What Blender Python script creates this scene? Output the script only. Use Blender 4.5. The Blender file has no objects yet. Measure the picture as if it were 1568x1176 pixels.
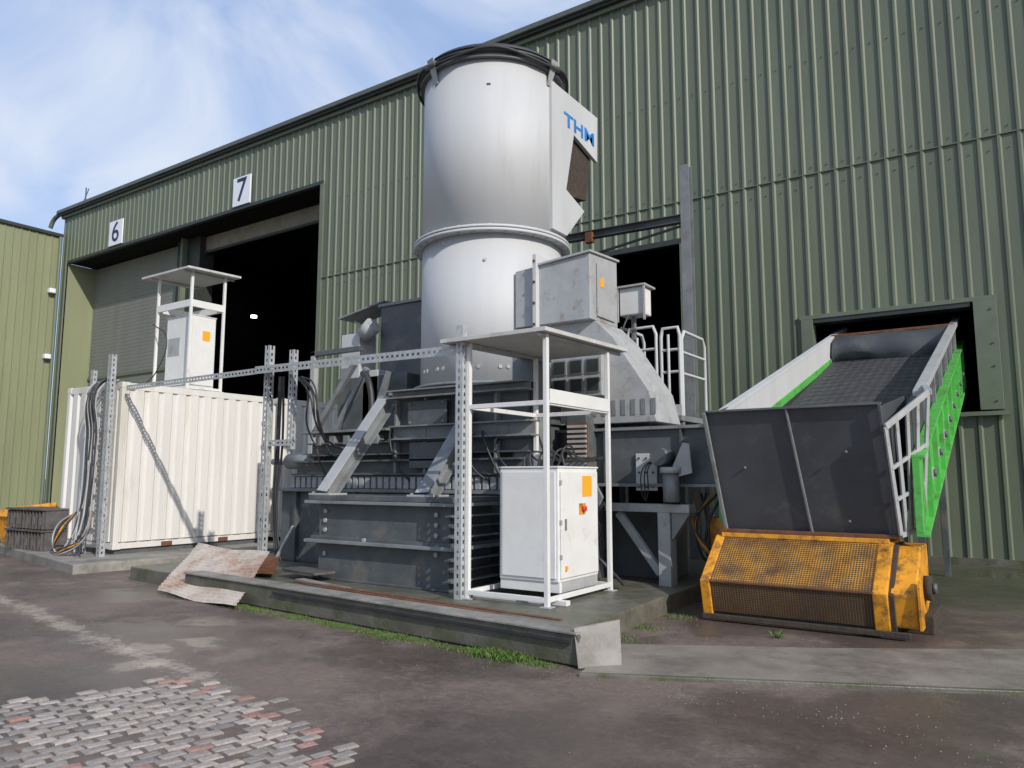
import bpy, math, random
from mathutils import Vector, Matrix
random.seed(7)
C=bpy.context.scene.collection
# ------------------------------------------------------------ materials
def mat(name,base,rough=0.6,metal=0.0,var=0.25,scale=3.0,dirt=None,dirt_amt=0.0,dirt_scale=1.5,bump=0.0,bscale=30,streak=False,spec=0.5):
    m=bpy.data.materials.new(name);m.use_nodes=True
    nt=m.node_tree;N=nt.nodes;L=nt.links
    b=N['Principled BSDF'];b.inputs['Metallic'].default_value=metal
    b.inputs['Specular IOR Level'].default_value=spec
    geo=N.new('ShaderNodeNewGeometry')
    mp=N.new('ShaderNodeMapping');L.new(geo.outputs['Position'],mp.inputs[0])
    if streak: mp.inputs['Scale'].default_value=(1,1,0.12)
    n=N.new('ShaderNodeTexNoise');n.inputs['Scale'].default_value=scale;n.inputs['Detail'].default_value=6;n.inputs['Roughness'].default_value=0.65
    L.new(mp.outputs[0],n.inputs['Vector'])
    r=N.new('ShaderNodeMapRange');r.inputs[1].default_value=0.3;r.inputs[2].default_value=0.7
    r.inputs[3].default_value=1-var;r.inputs[4].default_value=1+var*0.6
    L.new(n.outputs[0],r.inputs[0])
    mx=N.new('ShaderNodeMix');mx.data_type='RGBA';mx.blend_type='MULTIPLY';mx.inputs[0].default_value=1
    mx.inputs[6].default_value=(*base,1)
    cb=N.new('ShaderNodeCombineColor')
    for i in range(3): L.new(r.outputs[0],cb.inputs[i])
    L.new(cb.outputs[0],mx.inputs[7])
    out=mx.outputs[2]
    if dirt:
        n2=N.new('ShaderNodeTexNoise');n2.inputs['Scale'].default_value=dirt_scale;n2.inputs['Detail'].default_value=9;n2.inputs['Roughness'].default_value=0.7
        mp2=N.new('ShaderNodeMapping');mp2.inputs['Location'].default_value=(3,7,1);L.new(geo.outputs['Position'],mp2.inputs[0])
        if streak: mp2.inputs['Scale'].default_value=(1,1,0.15)
        L.new(mp2.outputs[0],n2.inputs['Vector'])
        r2=N.new('ShaderNodeMapRange');r2.inputs[1].default_value=0.62-dirt_amt*0.3;r2.inputs[2].default_value=0.75-dirt_amt*0.15
        r2.inputs[4].default_value=min(1,0.5+dirt_amt)
        L.new(n2.outputs[0],r2.inputs[0])
        m2=N.new('ShaderNodeMix');m2.data_type='RGBA';m2.inputs[7].default_value=(*dirt,1)
        L.new(r2.outputs[0],m2.inputs[0]);L.new(out,m2.inputs[6]);out=m2.outputs[2]
    L.new(out,b.inputs['Base Color'])
    rr=N.new('ShaderNodeMapRange');rr.inputs[3].default_value=max(0.05,rough-0.12);rr.inputs[4].default_value=min(1,rough+0.12)
    L.new(n.outputs[0],rr.inputs[0]);L.new(rr.outputs[0],b.inputs['Roughness'])
    if bump>0:
        n3=N.new('ShaderNodeTexNoise');n3.inputs['Scale'].default_value=bscale;n3.inputs['Detail'].default_value=5
        L.new(geo.outputs['Position'],n3.inputs['Vector'])
        bp=N.new('ShaderNodeBump');bp.inputs['Strength'].default_value=bump;bp.inputs['Distance'].default_value=0.01
        L.new(n3.outputs[0],bp.inputs['Height']);L.new(bp.outputs[0],b.inputs['Normal'])
    return m
M={}
M['green']=mat('green_cladding',(0.124,0.148,0.098),0.5,0,0.18,1.2,(0.088,0.10,0.066),0.28,0.8,streak=True)
M['green_sunlit']=mat('side_cladding',(0.215,0.235,0.135),0.5,0,0.12,1.0,(0.15,0.16,0.09),0.2,0.8,streak=True)  # lighter than the wall green: sunlit look put into the colour
M['trim']=mat('green_trim',(0.125,0.15,0.105),0.5,0,0.12)
M['gutter']=mat('gutter_grey_green',(0.085,0.10,0.085),0.5)
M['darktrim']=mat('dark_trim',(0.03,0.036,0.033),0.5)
M['black']=mat('interior_dark',(0.012,0.012,0.013),0.9,spec=0.1)  # darkness of interior and recess painted in as near-black
M['shutter']=mat('roller_shutter_grey',(0.20,0.21,0.20),0.5,0,0.15,2,streak=True)
M['shutter2']=mat('roller_shutter_beige',(0.27,0.25,0.21),0.6)
M['signw']=mat('sign_white',(0.72,0.75,0.8),0.5,0,0.05)
M['navy']=mat('numeral_navy',(0.02,0.025,0.09),0.6)
M['silo']=mat('silo_paint',(0.48,0.49,0.495),0.58,0.0,0.07,1.5,(0.38,0.38,0.37),0.2,1.2,streak=True,spec=0.3)
M['white']=mat('white_paint',(0.66,0.66,0.64),0.5,0,0.06,4,(0.42,0.36,0.28),0.16,2.5)
M['cont']=mat('container_white',(0.64,0.625,0.59),0.55,0,0.10,2,(0.45,0.40,0.30),0.33,1.3,streak=True)
M['dark']=mat('dark_grey_steel',(0.088,0.098,0.104),0.5,0,0.32,3,(0.165,0.145,0.12),0.30,2.8,bump=0.15)
M['grey']=mat('mid_grey_steel',(0.20,0.215,0.22),0.5,0,0.25,3,(0.12,0.085,0.06),0.30,3.5,bump=0.1)
M['lgrey']=mat('light_grey_steel',(0.35,0.36,0.36),0.5,0,0.15,4,(0.19,0.13,0.09),0.24,4.5,bump=0.1)
M['galv']=mat('galvanised',(0.46,0.48,0.49),0.45,0.35,0.25,9,(0.2,0.18,0.15),0.15,8)
M['rust']=mat('rust',(0.16,0.065,0.03),0.85,0,0.4,8,(0.05,0.03,0.02),0.3,6,bump=0.4)
M['sheet']=mat('weathered_sheet',(0.56,0.49,0.42),0.6,0,0.2,3,(0.33,0.16,0.09),0.5,2.2)
M['conc']=mat('concrete',(0.26,0.245,0.22),0.75,0,0.3,3,(0.10,0.095,0.075),0.42,1.6,bump=0.5,bscale=40)
M['concw']=mat('concrete_wet_mossy',(0.13,0.122,0.10),0.45,0,0.4,3,(0.058,0.078,0.025),0.48,3,bump=0.5,bscale=40)
M['strip']=mat('concrete_strip',(0.24,0.21,0.175),0.55,0,0.3,1.5,(0.115,0.098,0.082),0.42,1.3,bump=0.4,bscale=60)
M['yellow']=mat('yellow_orange_paint',(0.72,0.31,0.02),0.5,0,0.2,3,(0.09,0.05,0.025),0.50,7)
M['lime']=mat('bright_green_paint',(0.085,0.42,0.07),0.5,0,0.15,3,(0.08,0.15,0.055),0.42,5)
M['rubber']=mat('black_rubber',(0.03,0.03,0.033),0.6,0,0.3,6,(0.08,0.075,0.07),0.2,4)
M['hopperp']=mat('hopper_dark_plate',(0.060,0.066,0.074),0.5,0,0.2,2,(0.12,0.115,0.10),0.18,3,bump=0.1)
M['cable']=mat('cable_black',(0.03,0.03,0.032),0.5)
M['orange']=mat('orange_label',(0.85,0.36,0.02),0.5,0,0.05)
M['red']=mat('switch_red',(0.6,0.03,0.02),0.4)
M['blue']=mat('blue_lettering',(0.02,0.19,0.55),0.5)
M['brown']=mat('dirty_brown',(0.05,0.038,0.028),0.9,0,0.4,12,bump=0.6)
M['pallet']=mat('plastic_crate',(0.09,0.082,0.078),0.7,0,0.4,6)
M['canopy']=mat('canopy_sheet',(0.48,0.48,0.45),0.6,0,0.12,4,(0.25,0.22,0.18),0.25,3)
def grid_mat(name,base,hole,sc,th=0.5,dirt=(0.16,0.08,0.035),da=0.35):
    m=mat(name,base,0.6,0,0.25,5,dirt,da,3.5)
    nt=m.node_tree;N=nt.nodes;L=nt.links;b=N['Principled BSDF']
    src=b.inputs['Base Color'].links[0].from_socket
    tc=N.new('ShaderNodeTexCoord');sp=N.new('ShaderNodeSeparateXYZ');L.new(tc.outputs['UV'],sp.inputs[0])
    outs=[]
    for i in range(2):
        a=N.new('ShaderNodeMath');a.operation='MULTIPLY';a.inputs[1].default_value=sc[i];L.new(sp.outputs[i],a.inputs[0])
        fr=N.new('ShaderNodeMath');fr.operation='FRACT';L.new(a.outputs[0],fr.inputs[0])
        g=N.new('ShaderNodeMath');g.operation='GREATER_THAN';g.inputs[1].default_value=th;L.new(fr.outputs[0],g.inputs[0]);outs.append(g)
    mu=N.new('ShaderNodeMath');mu.operation='MULTIPLY';L.new(outs[0].outputs[0],mu.inputs[0]);L.new(outs[1].outputs[0],mu.inputs[1])
    mx=N.new('ShaderNodeMix');mx.data_type='RGBA';mx.inputs[7].default_value=(*hole,1)
    L.new(mu.outputs[0],mx.inputs[0]);L.new(src,mx.inputs[6]);L.new(mx.outputs[2],b.inputs['Base Color'])
    return m
M['meshy']=grid_mat('yellow_perforated',(0.48,0.24,0.035),(0.025,0.016,0.01),(62,24),0.36,(0.14,0.075,0.035),.75)
M['meshd']=grid_mat('rusty_perforated',(0.17,0.10,0.04),(0.018,0.012,0.01),(62,17),0.30,(0.09,0.055,0.03),.7)
M['belt']=grid_mat('conveyor_belt',(0.055,0.055,0.06),(0.03,0.03,0.032),(14,60),0.5,(0.09,0.085,0.08),.3)
# ------------------------------------------------------------ helpers
def grp(name,loc=(0,0,0)):
    e=bpy.data.objects.new(name,None);e.location=loc;e.empty_display_size=0.2;C.objects.link(e);return e
def mesh(name,vs,fs,m,par=None,bev=0.0,smooth=False,uv=None):
    me=bpy.data.meshes.new(name);me.from_pydata([tuple(v) for v in vs],[],fs);me.update()
    if m: me.materials.append(M[m] if isinstance(m,str) else m)
    if uv:
        l=me.uv_layers.new(name='UVMap')
        for poly in me.polygons:
            for li,vi in zip(poly.loop_indices,poly.vertices): l.data[li].uv=uv[vi]
    o=bpy.data.objects.new(name,me);C.objects.link(o)
    if par: o.parent=par;o.matrix_parent_inverse=Matrix.Translation(-Vector(par.location))
    if bev>0:
        b=o.modifiers.new('b','BEVEL');b.width=bev;b.segments=2;b.limit_method='ANGLE'
    if smooth:
        for p in me.polygons:p.use_smooth=True
    return o
HF=[(0,3,2,1),(4,5,6,7),(0,1,5,4),(1,2,6,5),(2,3,7,6),(3,0,4,7)]
def box(name,x0,x1,y0,y1,z0,z1,m,par=None,bev=0.008):
    return mesh(name,[(x0,y0,z0),(x1,y0,z0),(x1,y1,z0),(x0,y1,z0),(x0,y0,z1),(x1,y0,z1),(x1,y1,z1),(x0,y1,z1)],HF,m,par,bev)
def hexa(name,b4,t4,m,par=None,bev=0.008):
    return mesh(name,list(b4)+list(t4),HF,m,par,bev)
def axes(p1,p2,side=None):
    d=(Vector(p2)-Vector(p1));L=d.length;d.normalize()
    s=Vector(side) if side else (Vector((0,1,0)) if abs(d.y)<0.9 else Vector((1,0,0)))
    s=(s-d*s.dot(d)).normalized();t=d.cross(s);return d,s,t,L
def beam(name,p1,p2,w,h,m,par=None,side=None,bev=0.006):
    d,s,t,L=axes(p1,p2,side);p1=Vector(p1);p2=Vector(p2)
    a=[p1+s*x*w/2+t*y*h/2 for x,y in((-1,-1),(1,-1),(1,1),(-1,1))]
    b=[v+(p2-p1) for v in a]
    return mesh(name,a+b,HF,m,par,bev)
def ibeam(name,p1,p2,w,h,th,m,par=None,side=None):
    d,s,t,L=axes(p1,p2,side);p1=Vector(p1);D=Vector(p2)-p1
    vs=[];fs=[]
    for (a0,a1,b0,b1) in((-w/2,w/2,h/2-th,h/2),(-w/2,w/2,-h/2,-h/2+th),(-th/2,th/2,-h/2+th,h/2-th)):
        n=len(vs)
        q=[p1+s*a+t*b for a,b in((a0,b0),(a1,b0),(a1,b1),(a0,b1))]
        vs+=q+[v+D for v in q];fs+=[tuple(i+n for i in f) for f in HF]
    return mesh(name,vs,fs,m,par,0.0)
def cyl(name,p1,p2,r,m,par=None,seg=24,r2=None,smooth=True,cap=True):
    d,s,t,L=axes(p1,p2);r2=r if r2 is None else r2;vs=[];fs=[]
    for k,(p,rr) in enumerate(((Vector(p1),r),(Vector(p2),r2))):
        for i in range(seg):
            a=2*math.pi*i/seg;vs.append(p+s*math.cos(a)*rr+t*math.sin(a)*rr)
    for i in range(seg):
        j=(i+1)%seg;fs.append((i,j,seg+j,seg+i))
    if cap: fs+=[tuple(range(seg))[::-1],tuple(range(seg,2*seg))]
    o=mesh(name,vs,fs,m,par)
    if smooth:
        for p in o.data.polygons:
            if len(p.vertices)==4:p.use_smooth=True
    return o
def tube(name,pts,r,m,par=None,cyc=False,bez=True):
    c=bpy.data.curves.new(name,'CURVE');c.dimensions='3D';c.bevel_depth=r;c.bevel_resolution=3
    if bez:
        s=c.splines.new('BEZIER');s.bezier_points.add(len(pts)-1)
        for bp,p in zip(s.bezier_points,pts):
            bp.co=p;bp.handle_left_type='AUTO';bp.handle_right_type='AUTO'
    else:
        s=c.splines.new('POLY');s.points.add(len(pts)-1)
        for q,p in zip(s.points,pts): q.co=(*p,1)
    s.use_cyclic_u=cyc
    c.materials.append(M[m]);o=bpy.data.objects.new(name,c);C.objects.link(o)
    if par:o.parent=par;o.matrix_parent_inverse=Matrix.Translation(-Vector(par.location))
    return o
def text(name,s,loc,rot,size,m,par,ext=0.004):
    c=bpy.data.curves.new(name,'FONT');c.body=s;c.size=size;c.extrude=ext;c.align_x='CENTER';c.align_y='CENTER';c.offset=0.006
    c.materials.append(M[m]);o=bpy.data.objects.new(name,c);C.objects.link(o);o.location=loc;o.rotation_euler=rot
    if par:o.parent=par;o.matrix_parent_inverse=Matrix.Translation(-Vector(par.location))
    return o
def corr(name,O,u,n,u0,u1,z0,z1,prof,P,m,par=None):
    O=Vector(O);u=Vector(u);n=Vector(n)
    k=math.floor(u0/P)-1
    seq=[]
    while k*P<u1+P:
        for a,d in prof: seq.append((k*P+a,d))
        k+=1
    def at(x):
        for (a,d),(b,e) in zip(seq,seq[1:]):
            if a<=x<=b: return d+(e-d)*((x-a)/(b-a) if b>a else 0)
        return 0
    pts=[(u0,at(u0))]+[(a,d) for a,d in seq if u0+1e-4<a<u1-1e-4]+[(u1,at(u1))]
    vs=[];fs=[]
    for a,d in pts:
        q=O+u*a+n*d;vs.append((q.x,q.y,z0));vs.append((q.x,q.y,z1))
    for i in range(len(pts)-1):
        fs.append((2*i,2*i+2,2*i+3,2*i+1))
    return mesh(name,vs,fs,m,par)
def slotted(name,p1,p2,w,m,par,s1,s2,pitch=0.09):
    p1=Vector(p1);p2=Vector(p2);d=(p2-p1);L=d.length;d.normalize();s1=Vector(s1);s2=Vector(s2)
    vs=[];fs=[]
    def b(o,a,bb,c):
        n=len(vs);q=[o,o+a,o+a+bb,o+bb];vs.extend(q+[v+c for v in q]);fs.extend([tuple(i+n for i in f) for f in HF])
    t=0.003;r=w*0.36
    for A,B in((s1,s2),(s2,s1)):
        base=p1+B*(w-t)
        b(base,A*r,B*t,d*L);b(base+A*(w-r),A*r,B*t,d*L)
        k=0.0
        while k<L-0.03:
            b(base+A*r+d*k,A*(w-2*r),B*t,d*pitch*0.5);k+=pitch
    o=mesh(name,vs,fs,m,par);return o
def bolts(name,pts,n,r,m,par):
    vs=[];fs=[];n=Vector(n)
    for p in pts:
        d,s,t,_=axes(p,Vector(p)+n);k=len(vs)
        for q in(0,1):
            for i in range(6):
                a=i*math.pi/3;vs.append(Vector(p)+n*0.02*q+s*math.cos(a)*r+t*math.sin(a)*r)
        for i in range(6):
            j=(i+1)%6;fs.append((k+i,k+j,k+6+j,k+6+i))
        fs.append(tuple(range(k+6,k+12)))
    return mesh(name,vs,fs,m,par)
# ------------------------------------------------------------ ground
def ground_mat():
    m=bpy.data.materials.new('wet_tarmac');m.use_nodes=True;nt=m.node_tree;N=nt.nodes;L=nt.links;b=N['Principled BSDF']
    g=N.new('ShaderNodeNewGeometry')
    def noise(sc,det=8,ro=0.6,loc=(0,0,0)):
        mp=N.new('ShaderNodeMapping');mp.inputs['Location'].default_value=loc;L.new(g.outputs['Position'],mp.inputs[0])
        n=N.new('ShaderNodeTexNoise');n.inputs['Scale'].default_value=sc;n.inputs['Detail'].default_value=det;n.inputs['Roughness'].default_value=ro
        L.new(mp.outputs[0],n.inputs['Vector']);return n.outputs[0]
    def rng(s,a,bb,c,d):
        r=N.new('ShaderNodeMapRange');r.inputs[1].default_value=a;r.inputs[2].default_value=bb;r.inputs[3].default_value=c;r.inputs[4].default_value=d
        r.interpolation_type='SMOOTHSTEP';L.new(s,r.inputs[0]);return r.outputs[0]
    def mix(f,a,bb):
        x=N.new('ShaderNodeMix');x.data_type='RGBA'
        L.new(f,x.inputs[0])
        for i,v in((6,a),(7,bb)):
            if isinstance(v,tuple): x.inputs[i].default_value=(*v,1)
            else: L.new(v,x.inputs[i])
        return x.outputs[2]
    def M2(op,a,bb):
        x=N.new('ShaderNodeMath');x.operation=op
        for i,v in((0,a),(1,bb)):
            if isinstance(v,(int,float)):x.inputs[i].default_value=v
            else:L.new(v,x.inputs[i])
        return x.outputs[0]
    big=noise(0.45,7,0.62);mid=noise(1.9,9,0.7,(5,2,0));fine=noise(16,7,0.8);agg=noise(75,4,0.8)
    wet=rng(noise(0.55,6,0.6,(1.5,9,0)),0.44,0.56,0,1)
    col=mix(rng(big,0.38,0.62,0,1),(0.095,0.068,0.057),(0.165,0.124,0.102))
    col=mix(rng(mid,0.46,0.68,0,0.65),col,(0.215,0.168,0.138))
    col=mix(rng(fine,0.50,0.68,0,0.55),col,(0.26,0.205,0.17))
    col=mix(rng(fine,0.46,0.34,0,0.5),col,(0.055,0.042,0.036))
    col=mix(rng(agg,0.56,0.68,0,0.55),col,(0.33,0.29,0.255))
    col=mix(M2('MULTIPLY',wet,0.5),col,(0.052,0.042,0.037))
    sp=N.new('ShaderNodeSeparateXYZ');L.new(g.outputs['Position'],sp.inputs[0])
    ly=M2('ADD',sp.outputs[1],M2('MULTIPLY',sp.outputs[0],0.153));dd=M2('ABSOLUTE',M2('SUBTRACT',ly,2.80),0)
    dd=M2('ADD',dd,M2('MULTIPLY',M2('SUBTRACT',mid,0.5),0.9))
    dd=M2('ADD',dd,M2('MULTIPLY',M2('SUBTRACT',fine,0.5),0.9))
    xm=rng(sp.outputs[0],-4.4,-5.4,0,1)
    col=mix(M2('MULTIPLY',rng(dd,0.0,0.13,0.75,0),xm),col,(0.38,0.32,0.26))
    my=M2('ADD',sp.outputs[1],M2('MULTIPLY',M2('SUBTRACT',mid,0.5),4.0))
    moss_shade=M2('MULTIPLY',rng(my,9.3,11.5,0,0.75),rng(sp.outputs[0],-4,-2,0,1))
    col=mix(moss_shade,col,(0.045,0.060,0.028))  # moss tint that also paints in the dark shade near the wall
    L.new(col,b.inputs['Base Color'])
    pud=rng(noise(0.8,4,0.5,(3.3,4.1,0)),0.56,0.60,0,1)
    ro=M2('SUBTRACT',0.68,M2('MULTIPLY',wet,0.36))
    ro=M2('ADD',ro,M2('MULTIPLY',M2('SUBTRACT',fine,0.5),0.35))
    ro=M2('MAXIMUM',M2('SUBTRACT',ro,M2('MULTIPLY',pud,0.22)),0.10)
    L.new(ro,b.inputs['Roughness'])
    bp=N.new('ShaderNodeBump');bp.inputs['Distance'].default_value=0.010
    L.new(M2('MULTIPLY',M2('SUBTRACT',0.9,M2('MULTIPLY',wet,0.45)),M2('SUBTRACT',1.0,M2('MULTIPLY',pud,0.7))),bp.inputs['Strength'])
    L.new(M2('ADD',M2('MULTIPLY',fine,1.2),M2('MULTIPLY',agg,0.5)),bp.inputs['Height']);L.new(bp.outputs[0],b.inputs['Normal'])
    return m
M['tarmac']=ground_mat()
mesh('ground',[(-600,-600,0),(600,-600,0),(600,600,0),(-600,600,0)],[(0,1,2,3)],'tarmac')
def slab(name,poly,z0,z1,m,par=None,bev=.015):
    n=len(poly);vs=[(x,y,z0) for x,y in poly]+[(x,y,z1) for x,y in poly]
    fs=[tuple(range(n))[::-1],tuple(range(n,2*n))]+[(i,(i+1)%n,n+(i+1)%n,n+i) for i in range(n)]
    return mesh(name,vs,fs,m,par,bev)
g=grp('concrete_path')
slab('path_surface',[(-3.15,6.35),(-2.95,5.28),(-2.2,5.55),(-0.1,6.6),(8,10.3),(7.4,11.9),(-0.1,8.15),(-1.6,7.2)],-0.05,0.022,'strip',g,.008)
beam('path_edging',(-2.93,5.235,0.005),(-0.1,6.555,0.005),.05,.05,'concw',g,side=(0,1,0));beam('path_edging_b',(-.1,6.555,0.005),(8,10.26,0.005),.05,.05,'concw',g,side=(0,1,0))
g=grp('concrete_plinth')
slab('machine_slab',[(-11.1,6.33),(-3.35,5.68),(-3.45,8.5),(-3.5,12.5),(-11.0,12.5)],-0.05,0.19,'concw',g)
slab('container_slab',[(-22,8.0),(-12.4,6.15),(-12.15,7.6),(-12.1,12.6),(-22,12.6)],-0.05,0.15,'conc',g)
g=grp('kerb_beam')
beam('kerb_beam_body',(-9.2,6.06,0.13),(-3.05,5.52,0.13),0.14,0.24,'concw',g,side=(0,1,0),bev=0.012)
beam('kerb_top_cap',(-9.2,6.10,0.262),(-3.05,5.56,0.262),0.26,0.018,'conc',g,side=(0,1,0),bev=0.003)
beam('kerb_groove_strip',(-7.2,5.79,0.20),(-3.1,5.43,0.20),0.02,0.03,'rubber',g,side=(0,1,0),bev=0.003)
beam('rusty_flat_bar',(-7.2,6.12,0.29),(-3.4,5.78,0.285),0.05,0.012,'rust',g,side=(0,1,0),bev=0.002)
beam('rusty_angle_bar',(-6.9,6.3,0.215),(-4.2,6.0,0.215),0.06,0.03,'rust',g,side=(0,1,0),bev=0.002)
beam('loose_timber',(-7.7,6.6,0.215),(-6.6,6.35,0.215),0.12,0.04,'conc',g,side=(0,1,0),bev=0.004)
hexa('end_plate',[(-3.03,5.40,0.01),(-2.78,5.66,0.01),(-2.80,5.69,0.01),(-3.05,5.43,0.01)],[(-3.10,5.46,0.30),(-2.86,5.80,0.34),(-2.88,5.83,0.34),(-3.12,5.49,0.30)],'conc',g,0.003)
def grass(name,spots,m):
    vs=[];fs=[]
    for (x,y,n,sp,hh) in spots:
        for _ in range(n):
            px=x+random.gauss(0,sp);py=y+random.gauss(0,sp*0.5);a=random.random()*6.28;h=hh*random.uniform(0.4,1.2);w=random.uniform(.002,.005)
            lx=math.cos(a)*h*random.uniform(.2,.9);lyy=math.sin(a)*h*random.uniform(.2,.9);k=len(vs)
            vs+= [(px-w*math.sin(a),py+w*math.cos(a),0.0),(px+w*math.sin(a),py-w*math.cos(a),0.0),(px+lx*.4,py+lyy*.4,h*.7),(px+lx,py+lyy,h)]
            fs+=[(k,k+1,k+2),(k,k+2,k+3),(k+1,k+3,k+2)]
    return mesh(name,vs,fs,m)
M['grass']=mat('grass_green',(0.085,0.15,0.025),0.6,0,0.5,20)
spots=[]
for i in range(170):
    t=random.random();x=-7.9+t*4.6;y=6.06-(x+9.2)*0.0878-0.13
    spots.append((x,y-random.random()*0.10,random.randint(10,80),0.07,0.018))
spots+=[(-3.75,5.40,900,0.12,0.05),(-3.95,5.43,300,0.1,0.04),(-5.0,5.52,300,0.2,0.03),(-3.3,6.6,200,0.12,0.03),(-3.3,7.2,200,0.12,0.03),(-2.05,7.5,30,0.03,0.07),(-3.25,8.0,120,.1,.03)]
grass('grass_tufts',spots,'grass')
def inpoly(x,y,P):
    c=False
    for i in range(len(P)):
        x1,y1=P[i];x2,y2=P[i-1]
        if (y1>y)!=(y2>y) and x<(x2-x1)*(y-y1)/(y2-y1)+x1:c=not c
    return c
cp=[(-5.60,3.22),(-5.25,3.52),(-4.6,3.52),(-3.95,3.38),(-3.0,3.0),(-2.5,2.55),(-1.5,1.2),(-1.2,-1.5),(-7.4,-1.5),(-6.3,0.8),(-5.75,2.41)]
cobm=bpy.data.materials.new('cobble_stone');cobm.use_nodes=True
nt=cobm.node_tree;at=nt.nodes.new('ShaderNodeAttribute');at.attribute_name='col'
nn=nt.nodes.new('ShaderNodeTexNoise');nn.inputs['Scale'].default_value=45;nn.inputs['Detail'].default_value=5
gg=nt.nodes.new('ShaderNodeNewGeometry');nt.links.new(gg.outputs['Position'],nn.inputs['Vector'])
mr=nt.nodes.new('ShaderNodeMapRange');mr.inputs[3].default_value=0.5;mr.inputs[4].default_value=1.45;nt.links.new(nn.outputs[0],mr.inputs[0])
vm=nt.nodes.new('ShaderNodeVectorMath');vm.operation='SCALE';nt.links.new(at.outputs['Color'],vm.inputs[0]);nt.links.new(mr.outputs[0],vm.inputs['Scale'])
nt.links.new(vm.outputs[0],nt.nodes['Principled BSDF'].inputs['Base Color']);nt.nodes['Principled BSDF'].inputs['Roughness'].default_value=0.5
bp=nt.nodes.new('ShaderNodeBump');bp.inputs['Strength'].default_value=0.5;bp.inputs['Distance'].default_value=0.008;nt.links.new(nn.outputs[0],bp.inputs['Height']);nt.links.new(bp.outputs[0],nt.nodes['Principled BSDF'].inputs['Normal'])
vs=[];fs=[];cols=[]
ca,sa=math.cos(math.radians(12)),math.sin(math.radians(12))
for r in range(-70,70):
    wob=random.uniform(-.02,.02)
    for k in range(-50,50):
        lu=k*0.150+(0.075 if r%2 else 0)+wob;lv=r*0.092
        x=-4.2+lu*sa+lv*ca; y=1.0+lu*ca-lv*sa
        if not inpoly(x+random.uniform(-.12,.12),y+random.uniform(-.12,.12),cp):continue
        if random.random()<.015: continue
        edge=not inpoly(x+0.22,y+0.18,cp)
        hz=random.uniform(0.003,0.014);jx=random.uniform(-.006,.006);rt=random.uniform(-.10,.10)
        hl=0.067*random.uniform(.84,1.05);hw=0.039*random.uniform(.88,1.05);n=len(vs)
        for (sc,z) in((1.0,-0.01),(1.0,hz-0.005),(0.78,hz)):
            for a,b in((-1,-1),(1,-1),(1,1),(-1,1)):
                uu=a*(hl-(1-sc)*0.06)+random.uniform(-.003,.003);vv=b*(hw-(1-sc)*0.05)+jx+random.uniform(-.003,.003)
                uu,vv=uu+vv*rt,vv-uu*rt
                vs.append((x+uu*sa+vv*ca,y+uu*ca-vv*sa,z+random.uniform(-.0015,.0015)))
        fs+=[(n+8,n+11,n+10,n+9)]
        for l in(0,4):
            for i in range(4):
                j=(i+1)%4;fs.append((n+l+i,n+l+4+i,n+l+4+j,n+l+j))
        s=random.uniform(.74,1.2)
        c=(0.325*s,0.285*s,0.255*s)
        if random.random()<(0.03 if not edge else 0.28): c=(0.33*s,0.19*s,0.16*s)
        if random.random()<0.09: c=(0.19*s,0.17*s,0.155*s)
        cols+= [c]*9
o=mesh('cobblestone_paving',vs,fs,cobm)
ca_=o.data.color_attributes.new('col','FLOAT_COLOR','CORNER')
for p_,c in zip(o.data.polygons,cols):
    for li in p_.loop_indices: ca_.data[li].color=(*c,1)
# ------------------------------------------------------------ main building
WY=15.4
PR=[(0,0),(0.205,0),(0.230,0.032),(0.272,0.032),(0.30,0)];P=0.30
g=grp('green_warehouse',(-17,WY,0))
ZT=12.72
def wall(n,x0,x1,z0,z1):
    corr(n,(0,WY,0),(1,0,0),(0,-1,0),x0,x1,z0,z1,PR,P,'green',g)
SE=7.5
wall('wall_upper',-33.75,45,10.55,ZT)
wall('wall_l1',-33.75,-33.16,0,10.55)
wall('wall_mid_top',-17.5,45,SE+0.02,10.55)
wall('wall_mid_a',-17.5,-9.6,0,SE)
wall('wall_over_mid_door',-9.6,-5.9,6.66,SE)
wall('wall_mid_b',-5.9,-3.5,0.1,SE)
wall('wall_over_right_door',-3.5,-0.45,4.6,SE)
wall('wall_under_right_door',-3.5,-0.45,0.12,2.62)
wall('wall_r',-0.45,45,0.12,SE)
beam('seam_flashing',(-17.5,WY-0.02,SE+0.01),(45,WY-0.02,SE+0.01),0.035,0.02,'green',g,bev=0)
box('base_flashing',-5.9,45,WY-0.05,WY+0.05,0.0,0.13,'concw',g,0)
bolts('cladding_screws',[(i*0.30+0.10,WY,z) for i in range(-58,12) for z in (SE+.15,SE-.25,9.9) if not(-17.4<i*.3<-17.3)],(0,-1,0),.012,'gutter',g)
box('header_trim_67',-33.16,-17.42,WY-0.055,WY+0.1,10.49,10.60,'darktrim',g,0)
box('jamb_67_right',-17.55,-17.40,WY-0.055,WY+1.2,0,10.49,'trim',g,0)
box('jamb_67_left',-33.25,-33.16,WY+0.0,WY+1.2,0,10.49,'green_sunlit',g,0)
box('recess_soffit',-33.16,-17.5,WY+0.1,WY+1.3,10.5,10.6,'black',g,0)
def slats(name,x0,x1,z0,z1,y,m,pitch=0.11):
    vs=[];fs=[];z=z0;rows=[]
    while z<z1:
        rows+=[(z,0),(z+pitch*.75,0.012),(z+pitch*.85,-0.01)];z+=pitch
    for zz,d in rows: vs+=[(x0,y-d,min(zz,z1)),(x1,y-d,min(zz,z1))]
    for i in range(len(rows)-1): fs.append((2*i,2*i+1,2*i+3,2*i+2))
    return mesh(name,vs,fs,m,g)
slats('shutter_door_6',-33.16,-26.5,0,10.5,WY+1.15,'shutter',0.15)
box('shutter_rail',-33.1,-26.6,WY+1.08,WY+1.13,5.6,5.72,'trim',g,0)
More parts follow.
